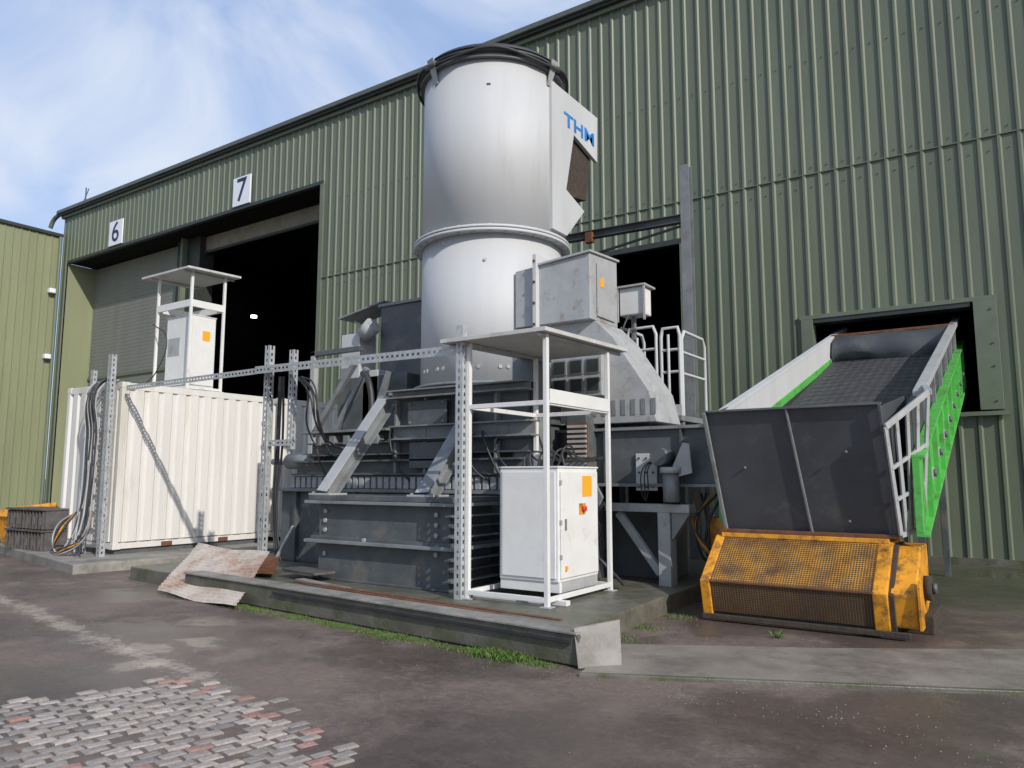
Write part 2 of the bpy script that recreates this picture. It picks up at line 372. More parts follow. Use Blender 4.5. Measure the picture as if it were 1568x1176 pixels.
box('door_pillar',-26.6,-25.15,WY+0.9,WY+1.5,0,10.5,'darktrim',g,0)
box('door_pillar_flange',-26.1,-25.95,WY+0.7,WY+0.9,0,10.5,'trim',g,0)
slats('shutter_door_7',-25.15,-17.5,9.95,10.5,WY+1.15,'shutter2',0.09)
box('shutter_7_bottom_bar',-25.15,-17.5,WY+1.1,WY+1.2,9.86,9.95,'darktrim',g,0)
box('mid_header',-9.6,-5.85,WY-0.06,WY+0.12,6.56,6.68,'darktrim',g,0)
box('mid_jamb_r',-5.98,-5.86,WY-0.06,WY+0.15,0,6.56,'trim',g,0)
box('rd_header',-3.55,-0.27,WY-0.08,WY+0.12,4.56,4.64,'trim',g,0.005)
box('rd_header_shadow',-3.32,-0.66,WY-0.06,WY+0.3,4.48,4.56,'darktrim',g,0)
box('rd_jamb_l',-3.52,-3.30,WY-0.08,WY+0.2,2.6,4.56,'trim',g,0.005)
box('rd_jamb_r',-0.62,-0.27,WY-0.09,WY+0.2,2.65,4.56,'trim',g,0.005)
box('rd_ledge',-0.95,-0.2,WY-0.14,WY-0.05,2.55,2.62,'trim',g,0)
bolts('rd_jamb_bolts',[(-.36,WY-.09,z) for z in(2.8,3.4,3.8,4.4)],(0,-1,0),.018,'gutter',g)
box('gutter',-33.95,45,WY-0.28,WY+0.05,ZT+.02,ZT+0.17,'gutter',g,0.02)
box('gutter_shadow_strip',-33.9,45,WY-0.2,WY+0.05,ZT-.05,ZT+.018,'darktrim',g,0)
box('fascia',-33.85,45,WY-0.10,WY+0.06,ZT-0.16,ZT-0.055,'trim',g,0)
hexa('roof',[(-33.8,WY,ZT+0.16),(45,WY,ZT+0.16),(45,45,ZT+0.16),(-33.8,45,ZT+0.16)],[(-33.8,WY,ZT+0.2),(45,WY,ZT+0.2),(45,45,ZT+2.5),(-33.8,45,ZT+2.5)],'trim',g,0)
tube('gutter_end_bracket',[(-33.9,WY-.15,ZT+.05),(-34.3,WY-.2,ZT-.15),(-34.45,WY-.25,ZT-.5)],.09,'gutter',g)
box('antenna_pole',-33.2,-33.16,WY+0.5,WY+0.54,ZT,ZT+1.3,'dark',g,0)
beam('antenna_arm',(-33.5,WY+0.5,ZT+0.4),(-32.9,WY+0.5,ZT+1.2),0.03,0.03,'dark',g)
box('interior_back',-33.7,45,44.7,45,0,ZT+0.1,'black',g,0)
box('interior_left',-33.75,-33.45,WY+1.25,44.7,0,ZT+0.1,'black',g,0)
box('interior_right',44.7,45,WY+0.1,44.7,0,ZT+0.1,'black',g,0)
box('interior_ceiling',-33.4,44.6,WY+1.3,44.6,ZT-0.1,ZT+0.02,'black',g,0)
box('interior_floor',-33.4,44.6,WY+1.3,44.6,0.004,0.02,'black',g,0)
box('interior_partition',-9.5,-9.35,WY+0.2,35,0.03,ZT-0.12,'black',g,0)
em=bpy.data.materials.new('lamp_glow');em.use_nodes=True;em.node_tree.nodes['Principled BSDF'].inputs['Emission Color'].default_value=(1,1,.95,1);em.node_tree.nodes['Principled BSDF'].inputs['Emission Strength'].default_value=6
cyl('interior_lamp',(-32.1,24,9.55),(-32.1,24,9.66),.15,em,g,16)
def nsign(ch,x0,x1,z0,z1):
    s=grp('door_number_sign',((x0+x1)/2,WY-0.1,(z0+z1)/2))
    box('board',x0,x1,WY-0.10,WY-0.05,z0,z1,'signw',s,0.004)
    text('numeral',ch,((x0+x1)/2,WY-0.106,(z0+z1)/2),(math.pi/2,0,0),1.15,'navy',s,0.002)
nsign('7',-21.87,-20.95,10.62,11.62);nsign('6',-29.82,-28.85,10.62,11.62)
s=grp('small_wall_sign',(-4.05,WY-.06,3.2));box('board',-4.25,-3.85,WY-0.06,WY-0.04,3.10,3.24,'signw',s,0);box('print_line',-4.21,-3.9,WY-0.065,WY-0.061,3.16,3.19,'navy',s,0)
g2=grp('green_side_building',(-33.8,10,0))
corr('side_wall',(-33.78,0,0),(0,1,0),(1,0,0),-25,15.3,0,11.72,PR,P,'green_sunlit',g2)
box('side_parapet',-34.3,-33.66,-25,15.36,11.72,11.86,'darktrim',g2,0.01)
box('side_mass',-50,-33.86,-25,15.2,0,11.7,'green_sunlit',g2,0)
for z in(6.4,9.2): box('bulkhead_lamp',-33.74,-33.5,14.9,15.15,z,z+0.2,'signw',g2,0.03)
tube('downpipe',[(-33.65,15.25,0),(-33.65,15.25,11.7)],0.07,'trim',g2,bez=False)
# ------------------------------------------------------------ containers
CP=[(0,0),(0.15,0),(0.18,-0.034),(0.25,-0.034),(0.28,0)];CPp=0.28
def container(x0,x1,y0,y1,z0,z1):
    g=grp('white_shipping_container',((x0+x1)/2,(y0+y1)/2,z0))
    box('inner_mass',x0+.06,x1-.06,y0+.06,y1-.06,z0+.05,z1-.03,'cont',g,0)
    corr('side_panel',(x1,0,0),(0,1,0),(1,0,0),y0+.08,y1-.08,z0+.12,z1-.12,CP,CPp,'cont',g)
    corr('side_panel_far',(x0,0,0),(0,1,0),(-1,0,0),y0+.08,y1-.08,z0+.12,z1-.12,CP,CPp,'cont',g)
    corr('end_panel',(0,y0,0),(1,0,0),(0,-1,0),x0+.08,x1-.08,z0+.12,z1-.12,CP,CPp,'cont',g)
    for a in(x0,x1-.09):
        for b in(y0,y1-.09): box('corner_post',a-.005,a+.095,b-.005,b+.095,z0,z1,'cont',g,0.008)
    for a in(x0-.01,x1-.14):
        for b in(y0-.01,y1-.14):
            for z in(z0-.01,z1-.10): box('corner_casting',a,a+.15,b,b+.15,z,z+.11,'cont',g,.01)
    for z,t in((z0,.10),(z1-.12,.12)):
        box('rail_front',x0+.09,x1-.09,y0-.003,y0+.07,z,z+t,'cont',g,0.005);box('rail_back',x0+.09,x1-.09,y1-.07,y1,z,z+t,'cont',g,0.005)
        box('rail_l',x0-.002,x0+.07,y0+.09,y1-.09,z,z+t,'cont',g,0.005);box('rail_r',x1-.07,x1+.003,y0+.09,y1-.09,z,z+t,'cont',g,0.005)
    for yy in(y0+.9,y0+2.1): box('forklift_pocket',x1-.06,x1+.005,yy,yy+.22,z0-.0,z0+.08,'rust',g,0)
    return g
g=container(-15.35,-13.4,7.3,10.5,0.24,3.2)
for i in range(5): box('hinge',-13.40,-13.34,10.33,10.43,0.6+i*0.5,0.68+i*0.5,'rust',g,0.004)
box('base_skid',-15.3,-13.45,7.36,10.44,0.15,0.24,'dark',g,0)
container(-15.1,-13.35,10.75,13.8,0.24,3.2)
g=grp('cable_ladder',(-13.9,7.1,0.15))
slotted('post_perforated',(-13.30,7.06,0.15),(-13.30,7.06,3.65),0.10,'galv',g,(1,0,0),(0,-1,0))
slotted('post_perforated_b',(-14.15,7.18,0.15),(-14.15,7.18,3.45),0.08,'galv',g,(1,0,0),(0,-1,0))
for i in range(9): box('rung',-14.1,-13.3,7.1,7.13,0.5+i*.3,0.54+i*.3,'galv',g,0)
for i in range(10):
    x=-13.98+i*0.045+random.uniform(-.02,.02)
    tube('cable',[(x+.05,7.3,3.25),(x,7.03,3.1+random.uniform(-.1,.15)),(x+random.uniform(-.03,.03),7.0,2.2),(x+random.uniform(-.06,.06),6.97,1.2),(x+random.uniform(-.1,.1),6.9,0.6),(x+random.uniform(-.2,.3),6.75,0.22)],random.choice([.010,.014,.020]),'cable' if i%3 else 'lgrey',g)
for i in range(4):
    tube('cable_loop',[(-13.9,6.9,0.9),(-14.3+i*.1,6.75,0.6),(-14.2,6.7,0.25),(-13.8,6.7,0.22+.03*i),(-13.45,6.85,.5),(-13.5,6.95,.9)],0.014,'cable' if i%2 else 'yellow' if i==2 else 'lgrey',g)
g=grp('plastic_crate_stack',(-15.8,7.1,.15))
for r in range(2):
    for c in range(2):
        x0=-16.5+c*.76;z0=.152+r*.39
        box('crate_body',x0+.03,x0+.71,6.9,7.45,z0,z0+.36,'pallet',g,0.01)
        for k in range(6): box('crate_rib',x0+.04+k*.125,x0+.07+k*.125,6.86,6.90,z0,z0+.33,'pallet',g,0.004)
        for k in range(5): box('crate_label',x0+.08+k*.125,x0+.145+k*.125,6.885,6.899,z0+.08,z0+.22,'grey' if (k+c)%2 else 'brown',g,0)
        box('crate_rim',x0+.0,x0+.74,6.84,7.48,z0+.34,z0+.375,'pallet',g,0.006)
        box('crate_side',x0+.71,x0+.74,6.9,7.45,z0,z0+.33,'pallet',g,0.004)
g=grp('yellow_grit_bin',(-17.3,7.5,.15))
hexa('bin_body',[(-17.7,7.3,.15),(-16.95,7.3,.15),(-16.95,7.9,.15),(-17.7,7.9,.15)],[(-17.85,7.2,.7),(-16.85,7.2,.7),(-16.85,8.0,.7),(-17.85,8.0,.7)],'yellow',g,0.03)
hexa('bin_lid',[(-17.9,7.15,.7),(-16.8,7.15,.7),(-16.8,8.05,.7),(-17.9,8.05,.7)],[(-17.8,7.35,.86),(-16.9,7.35,.92),(-16.9,7.95,.98),(-17.8,7.95,.9)],'yellow',g,0.02)
# ------------------------------------------------------------ sheet
g=grp('weathered_metal_sheet',(-9,6.2,.2))
def sheetc(name,A,B,D,m,n=18,amp=0.02):
    A,B,D=Vector(A),Vector(B),Vector(D);vs=[];fs=[]
    J=8
    for i in range(n*4+1):
        t=i/(n*4);z=amp*(1 if (i//2)%2 else 0)
        for j in range(J+1):
            s=j/J;sag=-0.03*math.sin(math.pi*s)+.012*math.sin(s*9+t*7);q=A+(B-A)*s+(D-A)*t;vs.append((q.x,q.y,q.z+z+sag))
    for i in range(n*4):
        for j in range(J): fs.append((i*(J+1)+j,i*(J+1)+j+1,(i+1)*(J+1)+j+1,(i+1)*(J+1)+j))
    return mesh(name,vs,fs,m,g)
sheetc('top_sheet',(-9.5,5.8,.045),(-7.56,5.58,.045),(-10.45,7.0,.50),'sheet')
sheetc('under_sheet',(-10.1,6.45,.20),(-8.2,6.6,.25),(-10.9,7.2,.30),'rust',14)
beam('timber_under',(-8.2,6.9,.30),(-7.4,6.75,.30),.3,.03,'pallet',g)
# ------------------------------------------------------------ white canopied cabinets
def canopy_frame(name,x0,x1,y0,y1,zb,zt,cx0,cx1,cy0,cy1,cz,cab,barz,label):
    g=grp(name,((x0+x1)/2,(y0+y1)/2,zb));w=.05
    for x in(x0,x1):
        for y in(y0,y1): box('post',x-w/2,x+w/2,y-w/2,y+w/2,zb,zt+(0.0),'white',g,0.004);box('foot_plate',x-.06,x+.06,y-.06,y+.06,zb,zb+.012,'lgrey',g,0.002)
    for z,t in barz:
        box('bar_front',x0+w/2,x1-w/2,y0-w/2,y0+w/2-.01,z,z+t,'white',g,0.004)
        box('bar_right',x1-w/2+.01,x1+w/2-.004,y0+w/2,y1-w/2,z,z+t,'white',g,0.004)
        box('bar_left',x0-w/2,x0+w/2-.01,y0+w/2,y1-w/2,z,z+t,'white',g,0.004)
        box('bar_back',x0+w/2,x1-w/2,y1-w/2,y1+w/2-.01,z,z+t,'white',g,0.004)
    hexa('canopy',[(cx0,cy0,cz),(cx1,cy0,cz),(cx1,cy1,cz+.04),(cx0,cy1,cz+.04)],[(cx0,cy0,cz+.045),(cx1,cy0,cz+.045),(cx1,cy1,cz+.085),(cx0,cy1,cz+.085)],'canopy',g,0.004)
    for x in(x0,x1): beam('canopy_bearer',(x,cy0+.03,cz-.022),(x,cy1-.03,cz+.015),.035,.04,'lgrey',g)
    a,b,c,d,e,f=cab
    box('cabinet_body',a,b,c,d,e,f,'white',g,0.012)
    box('cabinet_door_front',a+.03,b-.03,c-.018,c-.001,e+.04,f-.04,'white',g,0.006)
    box('cabinet_door_side',b+.001,b+.02,c+.03,d-.03,e+.04,f-.04,'white',g,0.006)
    box('cabinet_roof_lip',a-.01,b+.01,c-.012,d+.01,f,f+.02,'white',g,0.004)
    h=f-e
    if label:
        box('warning_label',b+.021,b+.024,c+.50,c+.72,e+h*.74,e+h*.93,'orange',g,0)
        box('switch_plate',b+.021,b+.03,c+.42,c+.56,e+h*.58,e+h*.68,'yellow',g,0.003)
        cyl('rotary_switch',(b+.03,c+.49,e+h*.63),(b+.07,c+.49,e+h*.63),.03,'red',g,16)
        box('door_handle',b+.021,b+.04,c+.10,c+.12,e+h*.45,e+h*.55,'grey',g,0.004)
        box('door_handle_b',b+.021,b+.045,c+.10,c+.13,e+h*.1,e+h*.14,'orange',g,0.002)
        for zz in(.2,.5,.85): box('hinge',b-.012,b+.026,c+.02,c+.045,e+h*zz,e+h*zz+.05,'lgrey',g,0.002)
    else:
        box('warning_label',b+.021,b+.024,c+.25,c+.42,e+h*.66,e+h*.8,'orange',g,0)
        box('grille',a+.1,a+.5,c-.024,c-.019,e+h*.45,e+h*.7,'lgrey',g,0)
    return g
g=canopy_frame('canopied_control_cabinet',-5.13,-4.12,6.72,8.12,.19,3.0,-5.42,-4.02,6.55,8.5,3.0,(-4.99,-4.22,7.12,8.02,.38,1.6),((2.25,.05),(.24,.05)),True)
box('wide_band',-4.10,-4.085,6.75,8.1,2.27,2.42,'white',g,0.003)
box('cabinet_leg_rail',-4.99,-4.22,7.14,7.19,.27,.38,'white',g,0.004);box('cabinet_leg_rail_b',-4.27,-4.22,7.19,8.0,.27,.38,'lgrey',g,0.004)
box('floor_timber',-5.2,-4.0,6.9,6.98,.19,.24,'white',g,0.004)
for i in range(7):
    x=-4.9+i*.09
    tube('cable_top',[(x,7.5,1.62),(x+random.uniform(-.1,.1),7.55,1.75+random.random()*.1),(x+random.uniform(-.15,.15),7.9,1.7),(x,8.6,1.75)],.012,'cable',g)
g=canopy_frame('canopied_control_cabinet',-14.65,-13.5,8.62,9.36,3.2,5.6,-14.95,-13.3,8.4,9.6,5.56,(-14.45,-13.62,8.72,9.28,3.28,4.72),((4.86,.14),(3.22,.05)),False)
tube('hanging_cable',[(-14.6,8.5,4.6),(-14.0,8.45,4.2),(-14.2,8.4,3.6),(-14.7,8.4,3.3)],.012,'cable',g)
# ------------------------------------------------------------ cable tray frame
g=grp('perforated_cable_frame',(-8,7,.19))
slotted('post_left',(-9.33,7.3,.19),(-9.33,7.3,3.45),.10,'galv',g,(1,0,0),(0,-1,0))
slotted('post_left_b',(-8.85,7.35,1.9),(-8.85,7.35,3.35),.09,'galv',g,(1,0,0),(0,-1,0))
slotted('post_right',(-5.25,6.72,.19),(-5.25,6.72,3.20),.09,'galv',g,(1,0,0),(0,-1,0))
slotted('beam_main',(-13.2,7.35,3.03),(-9.3,7.12,3.0),.09,'galv',g,(0,0,1),(0,-1,0))
slotted('beam_main_b',(-9.3,7.12,3.0),(-5.2,6.80,2.88),.11,'galv',g,(0,0,1),(0,-1,0))
slotted('beam_low',(-9.33,7.32,1.95),(-8.7,7.32,1.95),.09,'galv',g,(0,0,1),(0,-1,0))
beam('beam_cap',(-9.3,7.18,3.115),(-5.2,6.85,2.995),.12,.006,'galv',g,side=(0,1,0),bev=0)
beam('strut_diagonal',(-9.15,7.35,.25),(-8.8,7.4,.8),.04,.04,'galv',g)
for i in range(5):
    x=-8.7+random.uniform(-.15,.2)
    tube('hanging_cable',[(x-.3,7.5,2.98),(x-.05,7.5,2.7+random.random()*.2),(x+.05+random.uniform(-.1,.1),7.55,2.2),(x+.25,7.7,1.95+random.uniform(-.2,.2)),(x+.5,8.0,1.9)],.013,'cable',g)
for i in range(6):
    x=-9.25+i*.02
    tube('post_cable',[(x,7.42,3.0),(x+random.uniform(-.04,.04),7.42,2.0),(x+random.uniform(-.04,.04),7.4,.9),(x+.1,7.4,.3)],.013,'cable',g)
# ------------------------------------------------------------ machine body
g=grp('shredding_press_machine',(-7,8.5,.19))
box('base_body',-7.82,-5.62,7.0,7.85,.19,1.16,'dark',g,0.01)
box('base_lip_top',-7.96,-5.46,6.86,7.9,1.16,1.20,'grey',g,0.004)
box('base_lip_top_b',-7.92,-5.50,6.90,7.9,1.205,1.265,'dark',g,0.004)
box('base_lip_mid',-7.95,-5.46,6.86,7.9,.66,.70,'grey',g,0.004)
box('base_lip_mid_b',-7.90,-5.52,6.93,7.9,.70,.74,'dark',g,0.004)
box('base_bottom_plate',-7.86,-5.56,6.94,7.9,.192,.215,'dark',g,0.004)
for z in(.30,.42,.54,.8,.92,1.04):box('end_fin',-5.62,-5.48,6.92,7.85,z,z+.02,'dark' if z in(.42,.92) else 'grey',g,0.002)
bolts('base_bolts',[(x,6.99,z) for x in(-5.8,-7.68) for z in(.82,.94,1.06)]+[(-5.8,6.99,.6),(-6.9,6.92,.72),(-7.68,6.99,.52)],(0,-1,0),.03,'lgrey',g)
for a,b in(((-7.62,8.05,2.60),(-7.80,7.12,1.30)),((-6.15,8.1,2.30),(-6.02,7.08,1.30))):
    ibeam('diagonal_brace',a,b,.20,.20,.022,'grey',g,side=(1,0,0));v=Vector(b)
    beam('brace_face',Vector(a)+Vector((0,-.11,.02)),v+Vector((0,-.11,.02)),.20,.012,'lgrey',g,side=(1,0,0),bev=.003)
    box('brace_foot',v.x-.2,v.x+.2,v.y-.16,v.y+.16,1.266,1.29,'lgrey',g,.003)
    bolts('brace_bolts',[(v.x+dx,v.y-.12,1.29) for dx in(-.15,.15)],(0,0,1),.022,'grey',g)
box('lower_tank',-10.0,-5.3,8.15,9.8,.19,1.28,'dark',g,.015)
for x in(-9.6,-8.9,-8.3): box('tank_rib',x-.03,x+.03,8.08,8.15,.2,1.28,'dark',g,.004)
box('tank_lip',-10.1,-5.25,8.02,9.85,1.28,1.33,'grey',g,.005)
for i in range(34): box('vent_bar',-9.65+i*.125,-9.565+i*.125,8.03,8.08,1.34,1.50,'lgrey',g,.003)
box('vent_back',-9.7,-5.4,8.085,9.6,1.33,1.52,'grey',g,0)
ibeam('long_beam_low',(-9.6,8.12,1.64),(-5.3,8.12,1.64),.24,.22,.025,'dark',g,side=(0,1,0))
ibeam('long_beam_mid',(-9.3,8.15,1.92),(-5.2,8.15,1.92),.24,.20,.022,'dark',g,side=(0,1,0))
box('core_block',-9.2,-5.3,8.3,10.4,1.5,2.2,'dark',g,.01)
box('ledge_top',-9.45,-7.6,8.0,9.2,2.17,2.205,'grey',g,.004)
ibeam('upper_beam_r',(-7.5,8.05,2.12),(-5.1,8.05,2.12),.22,.20,.02,'grey',g,side=(0,1,0))
ibeam('upper_beam_rr',(-7.5,8.02,2.66),(-5.15,8.02,2.66),.26,.12,.02,'grey',g,side=(0,1,0))
box('upper_block',-7.55,-5.25,8.12,10.6,2.2,2.72,'dark',g,.012)
for x in(-7.45,-6.9,-6.35,-5.7): box('upper_rib',x-.02,x+.02,8.03,8.12,1.55,2.6,'grey',g,.003)
box('hatch',-7.2,-6.5,8.01,8.03,2.22,2.56,'dark',g,.006);bolts('hatch_bolts',[(x,8.01,z) for x in(-7.15,-6.55) for z in(2.26,2.52)],(0,-1,0),.018,'grey',g)
box('hatch_b',-7.15,-6.45,8.0,8.02,1.62,1.98,'dark',g,.006)
box('silo_base_plate',-7.95,-5.5,8.4,10.6,2.72,2.80,'grey',g,.006)
for i in range(5):
    x=-9.1+i*.3
    box('end_fitting',x,x+.12,8.02,8.16,1.98,2.12,'grey',g,.01)
cyl('hydraulic_cylinder',(-9.9,8.2,1.75),(-9.2,8.2,1.75),.12,'grey',g);cyl('hydraulic_rod',(-10.3,8.2,1.75),(-9.9,8.2,1.75),.05,'lgrey',g)
for i in range(5):
    x=-9.4+random.random()*3.8
    tube('hydraulic_hose',[(x,8.2,2.1),(x+random.uniform(.05,.2),7.95,1.95+random.uniform(-.1,.2)),(x+random.uniform(.1,.4),7.93,1.6),(x+random.uniform(.2,.6),8.1,1.4)],.014,'cable',g)
box('grey_column',-5.55,-5.2,8.2,8.6,.19,3.1,'grey',g,.01)
box('column_door',-5.5,-5.25,8.18,8.2,1.3,2.6,'lgrey',g,.004)
box('column_b',-5.05,-4.75,8.75,9.2,.19,2.3,'dark',g,.01)
box('striped_vent_body',-5.0,-4.72,8.7,8.74,1.6,2.2,'rust',g,.003)
for i in range(9): box('striped_vent',-5.0,-4.72,8.67,8.70,1.62+i*.065,1.655+i*.065,'lgrey',g,.002)
for i in range(10):
    x=-5.3+random.random()*1.2
    tube('floor_hose',[(x,8.3,1.2),(x+random.uniform(-.3,.3),8.2,.8),(x+random.uniform(-.3,.3),8.1,.5),(x+random.uniform(-.3,.3),8.3,.25)],.022,'cable',g)
box('feed_box',-9.2,-8.2,9.5,10.3,2.2,4.45,'dark',g,.01)
box('feed_box_rim',-9.24,-8.16,9.46,10.34,4.45,4.5,'grey',g,.004)
box('feed_box_low',-9.9,-8.3,9.2,10.3,2.2,3.2,'dark',g,.01)
hexa('feed_flap',[(-10.05,9.3,4.30),(-9.15,9.5,4.55),(-9.15,10.0,4.55),(-10.05,9.9,4.30)],[(-10.05,9.3,4.33),(-9.15,9.5,4.58),(-9.15,10.0,4.58),(-10.05,9.9,4.33)],'grey',g,.003)
beam('flap_strut',(-9.9,9.5,4.3),(-9.3,9.5,4.0),.03,.03,'dark',g)
box('white_panel_box',-9.95,-9.5,9.3,9.7,2.4,4.0,'silo',g,.01)
box('white_panel_box_b',-9.3,-8.95,9.2,9.45,2.4,3.3,'silo',g,.01)
cyl('feed_drum',(-9.45,9.35,3.95),(-9.22,9.35,4.12),.15,'lgrey',g)
for x0,z0,x1,z1 in((-10.2,2.3,-9.3,3.4),(-9.7,2.3,-9.0,3.3),(-8.9,2.25,-8.5,3.2)): beam('frame_strut',(x0,9.0,z0),(x1,9.0,z1),.09,.09,'grey',g)
box('frame_col',-10.4,-10.3,9.0,9.1,1.3,3.7,'lgrey',g,.004);box('frame_top',-10.4,-9.2,9.0,9.1,3.62,3.7,'dark',g,.004)
tube('conduit_bend',[(-9.0,8.9,3.2),(-8.7,8.7,3.1),(-8.55,8.65,2.8),(-8.5,8.6,2.2)],.05,'cable',g)
# ------------------------------------------------------------ silo
g=grp('silo',(-6.81,9.5,2.8));sx,sy=-6.81,9.5
cyl('lower_shell',(sx,sy,2.8),(sx,sy,5.0),1.10,'silo',g,96)
cyl('upper_shell',(sx,sy,5.09),(sx,sy,7.80),1.10,'silo',g,96)
cyl('flange_lower',(sx,sy,5.0),(sx,sy,5.04),1.23,'silo',g,96);cyl('flange_gasket',(sx,sy,5.04),(sx,sy,5.052),1.20,'darktrim',g,96);cyl('flange_upper',(sx,sy,5.052),(sx,sy,5.09),1.23,'silo',g,96)
bolts('flange_bolts',[(sx+1.18*math.cos(a*math.pi/16),sy+1.18*math.sin(a*math.pi/16),5.0) for a in range(32)],(0,0,-1),.025,'lgrey',g)
bolts('flange_bolts_t',[(sx+1.18*math.cos(a*math.pi/16),sy+1.18*math.sin(a*math.pi/16),5.09) for a in range(32)],(0,0,1),.025,'lgrey',g)
cyl('rim_skirt',(sx,sy,7.66),(sx,sy,7.69),1.17,'dark',g,96);cyl('rim_band',(sx,sy,7.76),(sx,sy,7.80),1.19,'dark',g,96);cyl('lid',(sx,sy,7.80),(sx,sy,7.90),1.21,'rubber',g,96,r2=1.12)
tube('lid_rope',[(sx+1.21*math.cos(a),sy+1.21*math.sin(a),7.74+.05*math.sin(a*5)) for a in [i*math.pi/12 for i in range(24)]],.022,'rubber',g,True)
cyl('base_ring',(sx,sy,2.8),(sx,sy,2.84),1.2,'grey',g,96)
def onsilo(ang,r,z): a=math.radians(ang);return Vector((sx+r*math.cos(a),sy+r*math.sin(a),z))
for ang in(-105,-4,80):
    a=math.radians(ang);n=Vector((math.cos(a),math.sin(a),0));t=Vector((-n.y,n.x,0))
    p=onsilo(ang,1.1,7.46);q=[p-t*.04,p+t*.04,p+t*.04+n*.02,p-t*.04+n*.02];k=onsilo(ang,1.22,7.82)
    hexa('lifting_lug',q,[k-t*.08,k+t*.08,k+t*.08+n*.025,k-t*.08+n*.025],'lgrey',g,.004)
    cyl('lug_pin',k-t*.12+Vector((0,0,-.1)),k+t*.12+Vector((0,0,-.1)),.035,'dark',g,12)
for ang in(-100,-70,-48,-30,-120): 
    bolts('shell_fastener',[onsilo(ang,1.1,3.05),onsilo(ang+6,1.1,3.05)],(math.cos(math.radians(ang)),math.sin(math.radians(ang)),0),.03,'lgrey',g)
bolts('shell_fastener_b',[onsilo(-40,1.1,3.3),onsilo(-30,1.1,4.2),onsilo(-60,1.1,4.6),onsilo(-95,1.1,4.9)],(.6,-.8,0),.024,'lgrey',g)
def shellpatch(name,a0,a1,z0,z1,m,r=1.108):
    vs=[];fs=[];n=16
    for i in range(n+1):
        a=a0+(a1-a0)*i/n;vs+=[onsilo(a,r,z0),onsilo(a,r,z1)]
    for i in range(n):fs.append((2*i,2*i+2,2*i+3,2*i+1))
    return mesh(name,vs,fs,m,g,smooth=True)
shellpatch('vertical_seam',-34,-29,2.95,4.45,'lgrey',1.112)
shellpatch('rust_patch',-59,-56,7.25,7.28,'rust',1.106)
def prismY(name,poly,y0,y1,m,par,bev=.008):
    n=len(poly);vs=[(x,y0,z) for x,z in poly]+[(x,y1,z) for x,z in poly]
    fs=[tuple(range(n)),tuple(range(n,2*n))[::-1]]+[(i,n+i,n+(i+1)%n,(i+1)%n) for i in range(n)]
    return mesh(name,vs,fs,m,par,bev)
def prismX(name,poly,x0,x1,m,par,bev=.008):
    n=len(poly);vs=[(x0,y,z) for y,z in poly]+[(x1,y,z) for y,z in poly]
    fs=[tuple(range(n))[::-1],tuple(range(n,2*n))]+[(i,(i+1)%n,n+(i+1)%n,n+i) for i in range(n)]
    return mesh(name,vs,fs,m,par,bev)
prismX('hood_side_sheet',[(9.45,7.55),(10.95,7.55),(10.92,6.75),(10.13,6.93),(9.87,5.94),(10.45,5.76),(9.88,5.20),(9.45,5.20)],-5.72,-5.66,'silo',g,.004)
prismX('hood_top_block',[(9.6,7.53),(10.93,7.53),(10.9,6.95),(9.6,6.95)],-6.75,-5.722,'silo',g,.006)
prismX('hood_cavity',[(9.7,6.95),(10.82,6.82),(10.66,6.02),(9.7,5.85)],-6.6,-5.74,'brown',g)
prismX('hood_lower_block',[(9.7,5.88),(10.40,5.76),(9.9,5.22),(9.7,5.22)],-6.6,-5.722,'silo',g,.006)
o=text('lettering','THM',(-5.655,10.32,7.08),(math.pi/2,0,math.pi/2),.31,'blue',g,.002);o.scale=(1.55,1,1)
hexa('side_box',[(-5.9,8.8,3.6),(-4.70,8.8,3.6),(-4.70,9.62,3.6),(-5.9,9.62,3.6)],[(-5.9,8.8,4.42),(-4.70,8.8,4.50),(-4.70,9.62,4.56),(-5.9,9.62,4.42)],'lgrey',g,.008)
hexa('side_box_lid',[(-5.5,8.76,4.44),(-4.67,8.76,4.505),(-4.67,9.65,4.565),(-5.5,9.65,4.46)],[(-5.5,8.76,4.47),(-4.67,8.76,4.535),(-4.67,9.65,4.595),(-5.5,9.65,4.49)],'lgrey',g,.003)
box('side_flange',-5.56,-5.50,8.72,9.3,2.85,4.6,'silo',g,.004)
bolts('flange_side_bolts',[(-5.53,8.72,z/10) for z in range(30,46,3)],(0,-1,0),.02,'rust',g)
box('side_door',-4.695,-4.675,8.98,9.5,3.66,4.4,'lgrey',g,.006);box('door_label',-4.674,-4.67,9.05,9.15,4.08,4.2,'orange',g,0)
prismY('chute',[(-5.6,3.6),(-4.70,3.6),(-4.45,3.35),(-3.95,2.6),(-3.85,2.2),(-5.5,2.2)],8.95,9.75,'lgrey',g)
for k in range(8): box('chute_slot',-4.9+k*.14,-4.84+k*.14,8.94,8.955,2.3,2.5,'grey',g,0)
box('window_box',-5.27,-4.5,8.72,8.95,2.55,3.1,'lgrey',g,.01)
for i in range(3):
    for j in range(2): box('window_cell',-5.22+i*.25,-5.02+i*.25,8.70,8.718,2.6+j*.25,2.8+j*.25,'grey',g,.004);box('window_glass',-5.20+i*.25,-5.04+i*.25,8.692,8.699,2.62+j*.25,2.78+j*.25,'darktrim',g,0)
